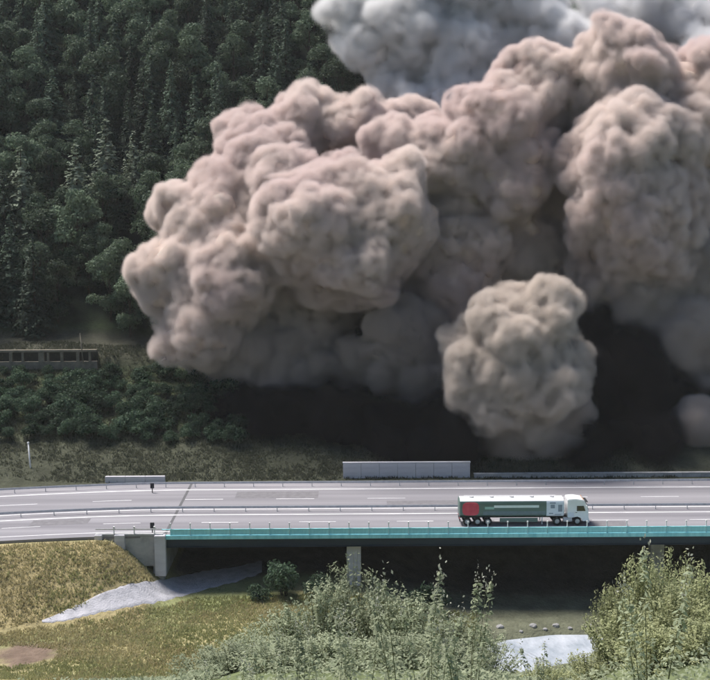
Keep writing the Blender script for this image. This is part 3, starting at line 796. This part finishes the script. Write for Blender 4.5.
# ------------------------------------------------------------------ truck
M['tr_white'] = mat('white_vehicle_paint', [(.74, .75, .76), (.84, .84, .84)], .35, .8, spec=.5, coat=.3)
M['tr_side'] = mat('grey_green_paint', [(.07, .125, .108), (.11, .17, .145)], .4, .9, spec=.5, coat=.2, stretch=(.3, 1, 2))
M['tr_red'] = mat('red_emblem', [(.55, .05, .08), (.65, .09, .12)], .5, 2)
M['tr_mint'] = mat('pale_stripe', [(.66, .74, .72), (.76, .8, .78)], .45, 1.5)
M['tr_mint2'] = mat('mint_stripe_end', [(.25, .42, .36), (.34, .5, .44)], .45, 1.5)
M['tr_band'] = mat('blue_grey_band', [(.12, .17, .19), (.16, .21, .23)], .45, 1.5)
M['tr_lilac'] = mat('pale_blue_panel', [(.64, .69, .78), (.74, .78, .84)], .45, 1.2)
M['tr_grey'] = mat('grey_mark', [(.2, .24, .3), (.28, .32, .38)], .5, 1.2)
M['chassis'] = mat('chassis_black', [(.012, .014, .016), (.03, .033, .035)], .6, 3)
M['tyre'] = mat('tyre_rubber', [(.012, .012, .012), (.03, .03, .03)], .85, 6)
M['rim'] = mat('wheel_rim', [(.35, .36, .38), (.5, .5, .52)], .4, 5, metal=.6)
M['glass'] = mat('dark_glass', [(.006, .012, .012), (.012, .02, .02)], .06, 3, spec=.8)
M['lamp'] = mat('lamp_glass', [(.6, .6, .6), (.8, .8, .78)], .15, 3)
M['orange'] = mat('marker_orange', [(.6, .22, .03), (.7, .3, .05)], .3, 3)

def make_truck():
    p0 = at(459, 527, 153.9); p1 = at(588.5, 527, 153.9)
    L = p1.x - p0.x
    root = empty('tanker_truck', (p0.x, 155.15, 0)); tag(root, 'white and grey green tanker truck with red emblem, driving right on the bridge', 'truck')
    def part(name, bm, m, par=root, **k): return bm_obj(name, bm, M[m], par, **k)
    TL = L - 3.0                      # trailer length
    ZT, ZB = 3.25, 1.05               # tank top, tank bottom
    cz, hz_, hy = (ZT + ZB) / 2, (ZT - ZB) / 2, 1.25
    def prof(a):                      # superellipse, a = angle from the near side (-y) over the top
        c, s = math.cos(a), math.sin(a); e = .42
        return -hy * math.copysign(abs(c) ** e, c), cz + hz_ * math.copysign(abs(s) ** e, s)
    def patch(name, a0, a1, x0, x1, m, off=0.0, par=root, na=10, nx=8):
        V, F = [], []
        for i in range(nx + 1):
            x = x0 + (x1 - x0) * i / nx
            for j in range(na + 1):
                y, z = prof(a0 + (a1 - a0) * j / na)
                nrm = Vector((y, z - cz)).normalized()
                V.append((x, y + nrm.x * off, z + nrm.y * off))
        for i in range(nx):
            for j in range(na):
                k = i * (na + 1) + j; F.append((k, k + na + 1, k + na + 2, k + 1))
        return pyd(name, V, F, M[m], par, smooth=True)
    A1, A2 = .62, math.pi - .62
    # tank: closed ends, side shells and white top
    top = patch('tank_top', A1, A2, .12, TL, 'tr_white', 0, na=24)
    side = patch('tank_side', -math.pi - A1 + math.pi * 2 - math.pi * 2 + math.pi, A1, .12, TL, 'tr_side') if False else patch('tank_side', -1.2, A1, .12, TL, 'tr_side', na=20)
    patch('tank_side', A2, math.pi + 1.2, .12, TL, 'tr_side', na=20)
    patch('tank_bottom', -math.pi + (math.pi * 2 - math.pi - 1.2) - math.pi + 1.2 + 1.2 - 1.2 - 0, -1.2, .12, TL, 'chassis') if False else patch('tank_bottom', math.pi + 1.2, 2 * math.pi - 1.2, .12, TL, 'chassis', na=10)
    for x, sgn in ((.12, -1), (TL, 1)):
        ring = [prof(2 * math.pi * k / 40) for k in range(40)]
        V = [(x, y, z) for y, z in ring] + [(x + sgn * .1, y * .85, cz + (z - cz) * .85) for y, z in ring] + [(x + sgn * .14, 0, cz)]
        F = []
        for k in range(40):
            F.append((k, (k + 1) % 40, 40 + (k + 1) % 40, 40 + k)); F.append((40 + k, 40 + (k + 1) % 40, 80))
        pyd('tank_end', V, F, M['tr_white' if sgn > 0 else 'tr_side'], root, smooth=True)
    # graphics on the near side
    sx = TL / 12.6
    def zpatch(name, f0, f1, x0, x1, m, off, par, na=6, nx=8):      # between heights given as fractions of the half height
        g = lambda f: math.copysign(abs(f) ** (1 / .42), f)
        return patch(name, math.asin(g(f0)), math.asin(g(f1)), x0 * sx, x1 * sx, m, off, par, na, nx)
    V, F = [], []
    for k in range(32):
        an = 2 * math.pi * k / 32; sq = lambda v: math.copysign(abs(v) ** .55, v); V.append(((1.4 + 1.0 * sq(math.cos(an))) * sx, -hy - .02, cz - .04 + .8 * sq(math.sin(an))))
    V += [(x, -hy + .2, z) for x, y, z in V]; F = [tuple(range(32))] + [(k, 32 + k, 32 + (k + 1) % 32, (k + 1) % 32) for k in range(32)]
    pyd('emblem', V, F, M['tr_red'], side)
    zpatch('stripe', .08, .36, 4.2, 9.6, 'tr_mint', .012, side); zpatch('stripe', -.08, .2, 3.1, 4.2, 'tr_mint2', .01, side)
    zpatch('lower_band', -.72, -.3, 2.9, 10.4, 'tr_band', .010, side)
    fp = patch('front_panel', -1.0, .6, 10.5 * sx, TL - .02, 'tr_lilac', .012, side)
    for (a0, a1, x0, x1) in ((.2, .38, 10.9, 11.6), (-.1, .1, 11.9, 12.4), (-.35, -.2, 10.8, 11.3), (.0, .12, 11.0, 11.5), (-.5, -.38, 11.5, 12.3)):
        patch('graphic_mark', a0, a1, x0 * sx, x1 * sx, 'tr_grey', .022, fp, 4, 3)
    # ribs, hatches, walkway
    for x in np.linspace(1.6, TL - 1.3, 5):
        bm = bmesh.new(); cyl(bm, (x, 0, ZT - .02), (x, 0, ZT + .13), .28, .26, 16); part('hatch', bm, 'steel', top)
    bm = bmesh.new(); box(bm, (TL / 2, .75, ZT + .01), (TL - 1.5, .35, .03)); part('walkway', bm, 'steel')
    # chassis, skirts
    bm = bmesh.new(); box(bm, (TL / 2 + .4, 0, .95), (TL - .6, .9, .24)); part('chassis', bm, 'chassis', bevel=.02)
    for s in (-1, 1):
        bm = bmesh.new(); box(bm, (TL * .57, s * 1.2, .72), (4.6, .05, .5)); part('side_guard', bm, 'tr_side')
        bm = bmesh.new(); box(bm, (1.0, s * 1.1, 1.08), (1.9, .35, .06)); box(bm, (2.9, s * 1.1, 1.08), (1.8, .35, .06)); part('mudguard', bm, 'chassis')
    bm = bmesh.new(); box(bm, (.14, 0, .62), (.12, 2.3, .2)); part('rear_bumper', bm, 'chassis')
    for s in (-1, 1):
        bm = bmesh.new(); box(bm, (.08, s * .95, .95), (.06, .35, .16)); part('tail_lamp', bm, 'tr_red')
        bm = bmesh.new(); box(bm, (TL - 2.6, s * .95, .55), (.12, .12, .9)); part('landing_leg', bm, 'steel')
    # wheels
    def wheel(x, s, r=.5, wd=.36):
        bm = bmesh.new(); prof_ = [(.28, -wd / 2), (r * .9, -wd / 2), (r, -wd / 2 + .06), (r, wd / 2 - .06), (r * .9, wd / 2), (.28, wd / 2)]
        n = 24; V, F = [], []
        for k in range(n):
            a = 2 * math.pi * k / n
            V += [(q * math.cos(a), yy, q * math.sin(a)) for q, yy in prof_]
        m = len(prof_)
        for k in range(n):
            for j in range(m - 1): F.append((k * m + j, k * m + j + 1, ((k + 1) % n) * m + j + 1, ((k + 1) % n) * m + j))
        bm.free(); t = pyd('wheel', V, F, M['tyre'], root, smooth=True); t.location = (x, s * 1.03, r)
        bm = bmesh.new(); cyl(bm, (0, -wd / 2 + .08, 0), (0, wd / 2 - .08, 0), .29, .29, 20); cyl(bm, (0, -wd / 2, 0), (0, wd / 2, 0), .1, .1, 12)
        bm_obj('rim', bm, M['rim'], t)
    for x in (1.0, 2.25, 3.5): [wheel(x, s) for s in (-1, 1)]
    xt = TL - .6
    for x in (xt - .2, L - 1.35): [wheel(x, s, .5) for s in (-1, 1)]
    # tractor frame and cab
    bm = bmesh.new(); box(bm, (L - 2.4, 0, .78), (4.2, .9, .26)); part('tractor_frame', bm, 'chassis', bevel=.02)
    for s in (-1, 1):
        bm = bmesh.new(); cyl(bm, (xt + .55, s * .95, .68), (xt + 1.6, s * .95, .68), .3, .3, 16); part('fuel_tank', bm, 'steel')
    x0, x1 = TL + .45, L
    side_p = [(x0, .95), (x0, 3.2), (x0 + .9, 3.28), (x1 - .55, 3.1), (x1 - .25, 2.55), (x1 - .02, 1.75), (x1, .55), (x1 - .75, .5), (x1 - .85, .95), (x1 - 1.35, 1.16), (x1 - 1.85, .95)]
    bm = bmesh.new(); a = [bm.verts.new((x, -1.22, z)) for x, z in side_p]; b = [bm.verts.new((x, 1.22, z)) for x, z in side_p]; n = len(side_p)
    for i in range(n): bm.faces.new((a[i], b[i], b[(i + 1) % n], a[(i + 1) % n]))
    bm.faces.new(a); bm.faces.new(b[::-1]); cab = part('cab', bm, 'tr_white', bevel=.07)
    for s in (-1, 1):
        y = s * 1.232
        sp_ = [(x1 - 1.45, 1.78), (x1 - 1.45, 2.42), (x1 - .62, 2.42), (x1 - .38, 1.78)]
        bm = bmesh.new(); prism(bm, [(y - .012, 0), (y + .012, 0)], 0, 0) if False else None
        v0 = [bm.verts.new((x, y - .012, z)) for x, z in sp_]; v1 = [bm.verts.new((x, y + .012, z)) for x, z in sp_]
        for i in range(4): bm.faces.new((v0[i], v1[i], v1[(i + 1) % 4], v0[(i + 1) % 4]))
        bm.faces.new(v0); bm.faces.new(v1[::-1]); part('side_window', bm, 'glass', cab)
        bm = bmesh.new(); box(bm, (x1 - 1.5, s * 1.24, 1.6), (.2, .05, .05)); part('door_handle', bm, 'chassis', cab)
        bm = bmesh.new(); box(bm, (x1 - .3, s * 1.42, 2.25), (.14, .2, .6)); box(bm, (x1 - .32, s * 1.3, 2.5), (.05, .25, .05)); part('mirror', bm, 'tr_white', cab, bevel=.015)
        bm = bmesh.new(); box(bm, (x1 + .0, s * .9, .82), (.1, .45, .2)); part('headlight', bm, 'lamp', cab, bevel=.02)
        bm = bmesh.new(); box(bm, (x0 + .4, s * 1.235, 1.3), (.75, .03, .55)); part('side_fairing', bm, 'tr_lilac', cab)
    d = Vector((-.23, 0, .8)).normalized()
    bm = bmesh.new(); q = [(x1 - .03, 1.85), (x1 - .26, 2.62)]
    v = [bm.verts.new((q[0][0] + .03, -1.08, q[0][1])), bm.verts.new((q[0][0] + .03, 1.08, q[0][1])), bm.verts.new((q[1][0] + .05, 1.05, q[1][1])), bm.verts.new((q[1][0] + .05, -1.05, q[1][1]))]
    bm.faces.new(v); r_ = bmesh.ops.extrude_face_region(bm, geom=bm.faces[:]); bmesh.ops.translate(bm, vec=(-.08, 0, 0), verts=[e for e in r_['geom'] if isinstance(e, bmesh.types.BMVert)])
    part('windscreen', bm, 'glass', cab)
    bm = bmesh.new(); box(bm, (x1 - .02, 0, 1.3), (.08, 1.7, .55)); part('grille', bm, 'chassis', cab, bevel=.02)
    bm = bmesh.new(); box(bm, (x1 - .05, 0, .52), (.3, 2.4, .4)); part('bumper', bm, 'tr_white', cab, bevel=.04)
    bm = bmesh.new(); box(bm, (x1 - .3, 0, 2.85), (.45, 2.1, .05)); part('sun_visor', bm, 'chassis', cab)
    for yy in (-.8, 0, .8):
        bm = bmesh.new(); box(bm, (x1 - .65, yy, 3.17), (.1, .2, .07)); part('roof_lamp', bm, 'orange', cab)
make_truck()

# ------------------------------------------------------------------ grass on the near banks
def grass(name, x0, x1, y0, y1, n, h, m, label, keep):
    rng = np.random.default_rng(len(name) + n)
    x = rng.uniform(x0, x1, n); y = rng.uniform(y0, y1, n); k = keep(x, y, rng); x, y = x[k], y[k]
    z = height(x, y); Q = []
    for b in range(5):
        a = rng.uniform(0, 6.283, len(x)); hh = h * rng.uniform(.5, 1.3, len(x)); wd = .05 + .06 * rng.random(len(x))
        ox, oy = rng.normal(size=(2, len(x))) * .16; lean = rng.normal(size=(2, len(x))) * .35 * hh
        p = np.stack([x + ox, y + oy, z - .05], 1); t = p + np.stack([lean[0], lean[1], hh], 1)
        s = np.stack([np.cos(a) * wd, np.sin(a) * wd, 0 * a], 1)
        Q.append(np.stack([p - s, p + s, t + s * .15, t - s * .15], 1))
    me = quads_mesh(name, np.concatenate(Q)); o = link(name, me, m); tag(o, label, 'grass', kind='stuff'); return o
def keep_verge(x, y, r):
    return (y - bend(x) > 178.8) & (noise2(x * .25, y * .25, 58, 3) + r.normal(size=len(x)) * .15 > -.15)
grass('verge_grass', -60, 45, 178, 214, 42000, .36, M['verge_grass'], 'dull olive grass on the bank behind the road', keep_verge)
trk = [(p.x, p.y) for p in pth]
def off_track(x, y):
    d = np.full(len(x), 99.0)
    for (ax, ay), (bx, by), wd in zip(trk[:-1], trk[1:], [.6, .8, 1.6, 3.2, 4.0, 4.2, 3.6]):
        dx, dy = bx - ax, by - ay; t = np.clip(((x - ax) * dx + (y - ay) * dy) / (dx * dx + dy * dy), 0, 1)
        d = np.minimum(d, np.hypot(x - ax - t * dx, y - ay - t * dy) - wd * .5)
    return d > .1
def keep_dry(x, y, r):
    yb = y - bend(x); n = noise2(x * .12, y * .12, 55, 3)
    return off_track(x, y) & (yb < 149.6) & ((x < XB0 - 1) | (yb < 147)) & (np.hypot((x + 37) / 7, (y - 129) / 3.5) > .9) & (n + r.normal(size=len(x)) * .12 > -.1 + .02 * np.clip(x + 20, 0, 30))
def keep_green(x, y, r):
    yb = y - bend(x); n = noise2(x * .12, y * .12, 55, 3)
    return off_track(x, y) & (yb < 148) & (np.hypot((x + 37) / 7, (y - 129) / 3.5) > 1) & (n + r.normal(size=len(x)) * .15 < .05 + .03 * np.clip(x + 20, 0, 30))
grass('dry_grass', -62, 2, 118, 151, 30000, .3, M['dry_grass'], 'ochre dry grass on the road embankment and valley floor', keep_dry)
grass('green_grass', -62, 14, 118, 150, 24000, .32, M['green_grass'], 'yellow green grass on the valley floor', keep_green)

# ------------------------------------------------------------------ shrubs and weeds near the viewer
def shrub_kind(seed, m, n_st=105):
    rng = np.random.default_rng(seed); r = random.Random(seed); segs = []; LQ = []
    for k in range(n_st):
        a = r.uniform(0, 6.283); out = r.random() ** .7; hgt = 3.0 * (1 - .55 * out ** 2) * r.uniform(.75, 1.1)
        b0 = np.array([math.cos(a) * out * .7, math.sin(a) * out * .7, -.6]); b2 = np.array([math.cos(a) * out * 2.1, math.sin(a) * out * 2.1, hgt])
        b1 = b0 * .55 + b2 * .45 + np.array([0, 0, hgt * .28])
        q = [(1 - t) ** 2 * b0 + 2 * t * (1 - t) * b1 + t * t * b2 for t in (0, .35, .7, 1)]
        for i in range(3): segs.append((q[i], q[i + 1], .022 - .006 * i, .016 - .005 * i))
        n = 46; t = rng.uniform(.18, 1.0, n)[:, None]; P = (1 - t) ** 2 * b0 + 2 * t * (1 - t) * b1 + t * t * b2
        d = unit(rng.normal(size=(n, 3)) * np.array([1, 1, .5])); P = P + d * rng.uniform(.03, .3, n)[:, None] * (1.2 - .7 * t)
        LQ.append(leaf_quads(P, unit(d * .4 + np.array([0, 0, .8]) + rng.normal(size=(n, 3)) * .5), .14, rng, .55))
    cm = quads_mesh('foliage', np.concatenate(LQ)); cm.materials.append(m)
    tm = limb_mesh('stems', segs, 4); tm.materials.append(M['stem']); return tm, cm
sk = [shrub_kind(520 + k, M['fg_leaf'] if k < 3 else M['fg_leaf2']) for k in range(5)]
def weed_mesh(seed, h):
    rng = np.random.default_rng(seed); r = random.Random(seed); segs = []; LQ = []; TQ = []
    for s in range(5):
        a = r.uniform(0, 6.283); top = Vector((math.cos(a) * .7, math.sin(a) * .7, h * r.uniform(.7, 1))); base = Vector((math.cos(a) * .1, math.sin(a) * .1, -.6))
        mid = base.lerp(top, .5) + Vector((0, 0, .12)); segs += [(base, mid, .014, .01), (mid, top, .01, .004)]
        n = 150; t = rng.uniform(.05, .98, n)[:, None]; P = np.array(base)[None] * (1 - t) + np.array(top)[None] * t
        d = unit(rng.normal(size=(n, 3)) * np.array([1, 1, .3])); P = P + d * (.3 * (1.15 - t))
        LQ.append(leaf_quads(P, unit(d * .3 + np.array([0, 0, 1.]) + rng.normal(size=(n, 3)) * .3), .13, rng, .5))
        m = 16; P = np.array(top)[None] + rng.normal(size=(m, 3)) * np.array([.05, .05, .15])
        TQ.append(leaf_quads(P, unit(rng.normal(size=(m, 3))), .06, rng))
    st = limb_mesh('stems', segs, 5); st.materials.append(M['stem'])
    lf = quads_mesh('leaves', np.concatenate(LQ)); lf.materials.append(M['fg_leaf'])
    tp = quads_mesh('seed_heads', np.concatenate(TQ)); tp.materials.append(M['weed_tip'])
    return st, lf, tp
weeds = [weed_mesh(700 + k, 2.6) for k in range(4)]
def put_shrub(px, topy, Y, kind, wscale, lab):
    p = at(px, topy, Y); g = hz(p.x, Y); h = max(1.2, p.z - g)
    root = plant('shrub', sk[kind], (p.x, Y, g), wscale, R.uniform(0, 6), lab, 'shrub', 'shrubs in the foreground', 'foliage', sz=h / 2.75)
shr = [
    (352, 568, 66, 0, 1.3, 'grey green shrub in front of the bridge pier'),
    (322, 588, 64, 1, 1.2, 'grey green shrub just left of the one before the pier'),
    (290, 610, 64, 2, 1.2, 'grey green shrub between the pier shrubs and the dry grass'),
    (250, 636, 62, 0, 1.1, 'low green shrub beside the dry grass, second from the left'),
    (208, 652, 62, 1, 1.1, 'lowest and leftmost of the foreground shrubs'),
    (384, 586, 64, 2, 1.2, 'dense green shrub just right of the one before the pier'),
    (416, 600, 62, 0, 1.2, 'green shrub halfway between pier and stream'),
    (450, 622, 60, 1, 1.2, 'green shrub left of the stream, under the tall weeds'),
    (482, 632, 60, 2, 1.0, 'loose shrub at the left bank of the stream'),
    (335, 640, 52, 1, 1.1, 'green shrub at the bottom edge below the pier'),
    (280, 652, 52, 2, 1.0, 'green shrub at the bottom edge left of the pier'),
    (400, 640, 52, 0, 1.1, 'green shrub at the bottom edge right of the pier'),
    (455, 652, 52, 1, 1.0, 'green shrub at the bottom edge left of the stream'),
    (232, 668, 54, 0, .9, 'small green shrub at the bottom edge beside the dry grass'),
    (545, 664, 58, 3, .8, 'low yellow green shrub in front of the stream'),
    (590, 655, 60, 3, .9, 'low yellow green shrub at the right end of the stream'),
    (640, 560, 66, 4, 1.1, 'tall yellow green shrub reaching up towards the turquoise parapet'),
    (675, 592, 62, 3, 1.3, 'broad yellow green shrub at the lower right'),
    (704, 578, 64, 4, 1.2, 'yellow green shrub cut by the right edge of the picture'),
    (612, 590, 66, 4, .8, 'slim yellow green shrub between the stream and the tall right hand shrub'),
    (660, 562, 68, 3, 1.1, 'tall yellow green shrub just right of the tallest one'),
    (690, 565, 70, 4, 1.2, 'tall yellow green shrub second from the right edge'),
    (628, 608, 60, 3, 1.2, 'yellow green shrub beside the stream at the lower right'),
    (655, 630, 53, 4, 1.1, 'yellow green shrub at the bottom edge, lower right'),
    (700, 625, 53, 3, 1.1, 'yellow green shrub in the bottom right corner'),
    (745, 590, 60, 4, 1.2, 'yellow green shrub beyond the right edge'),
]
for s in shr: put_shrub(*s)
def put_weed(px, topy, Y, k):
    p = at(px, topy, Y); g = hz(p.x, Y); h = max(1.0, p.z - g)
    root = empty('tall_weed', (p.x, Y, g), R.uniform(0, 6)); s = h / 2.6; root.scale = (max(.8, s * .7), max(.8, s * .7), s)
    side = 'left of the stream' if px < 505 else ('in front of the dark bridge opening' if px < 600 else 'among the yellow green shrubs at right')
    tag(root, f'tall thin weed with pale seed heads {side}', 'weed', 'tall weeds in the foreground')
    for nm, me in zip(('stems', 'leaves', 'seed_heads'), weeds[k % 4]):
        o = bpy.data.objects.new(nm, me); COL.objects.link(o); o.parent = root
        if nm != 'stems': o['kind'] = 'stuff'
for i, (px, ty, Y) in enumerate(((408, 556, 30), (432, 588, 29), (466, 580, 33), (540, 634, 32),
        (655, 548, 30), (330, 612, 30), (300, 628, 29), (262, 640, 31), (228, 652, 30), (362, 600, 32), (470, 640, 28))):
    put_weed(px, ty, Y, i)

def undergrowth():
    rng = np.random.default_rng(909); n = 60000
    x = rng.uniform(-16, 24, n); y = rng.uniform(40, 100, n); k = noise2(x * .5, y * .5, 91, 3) + rng.normal(size=n) * .2 > -.12; x, y = x[k], y[k]
    top = .75 + .5 * noise2(x * .4, y * .4, 93, 3)
    P = np.stack([x, y, height(x, y) + np.clip(top, .15, 1.4) * rng.random(len(x)) ** .6], 1)
    me = quads_mesh('undergrowth', leaf_quads(P, unit(np.array([0, -.2, .8]) + rng.normal(size=(len(x), 3)) * .5), .2, rng, .5))
    tag(link('undergrowth', me, M['fg_leaf']), 'low green undergrowth covering the near slope', 'undergrowth', kind='stuff')
undergrowth()

# dark bush and willow at the pier, under the bridge
for px, ty, by, Y, s, lab in ((285, 556, 612, 147.5, 1.6, 'dark green bush under the bridge left of the pier'), (262, 580, 612, 146.5, 1.0, 'small dark bush at the bend of the gravel track'), (320, 575, 612, 146.5, 1.3, 'dark bush at the foot of the bridge pier'), (430, 575, 612, 147, 1.3, 'dim bush in the shade right of the pier')):
    p = at(px, ty, Y); g = hz(p.x, Y)
    plant('bush', bush_kinds[int(px) % 3], (p.x, Y, g), s, R.uniform(0, 6), lab, 'bush', 'bushes under the bridge', 'foliage', sz=max(.6, (p.z - g) / 2.8))
# rocks at the stream
rocks = [(500, 628, 144), (521, 633, 138), (589, 628, 146), (570, 629, 148), (545, 630, 147), (556, 626, 1), (533, 627, 1), (604, 631, 1)]
for i, (px, py, Y) in enumerate(rocks):
    p = ground_at(px, py); rng = random.Random(i)
    bm = bmesh.new(); bmesh.ops.create_icosphere(bm, subdivisions=2, radius=rng.uniform(.22, .5))
    for v in bm.verts: v.co *= 1 + .3 * (rng.random() - .5); v.co.z *= .6
    o = bm_obj('rock', bm, M['rock'], loc=(p.x, p.y, max(WZ, p.z) + .03)); tag(o, 'small grey stone at the far edge of the pale stream', 'rock', 'stones along the stream')


# ------------------------------------------------------------------ thin haze of dust in the valley air
def make_haze():
    bm = bmesh.new(); box(bm, (0, 200, 90), (460, 560, 230))
    m = bpy.data.materials.new('haze'); m.use_nodes = True; t = m.node_tree; t.nodes.clear()
    v = t.nodes.new('ShaderNodeVolumePrincipled'); v.inputs['Color'].default_value = (.93, .92, .95, 1); v.inputs['Density'].default_value = .00009
    o = t.nodes.new('ShaderNodeOutputMaterial'); t.links.new(v.outputs[0], o.inputs['Volume'])
    tag(bm_obj('haze', bm, m), 'thin dusty haze filling the valley air', 'haze', kind='stuff')
make_haze()
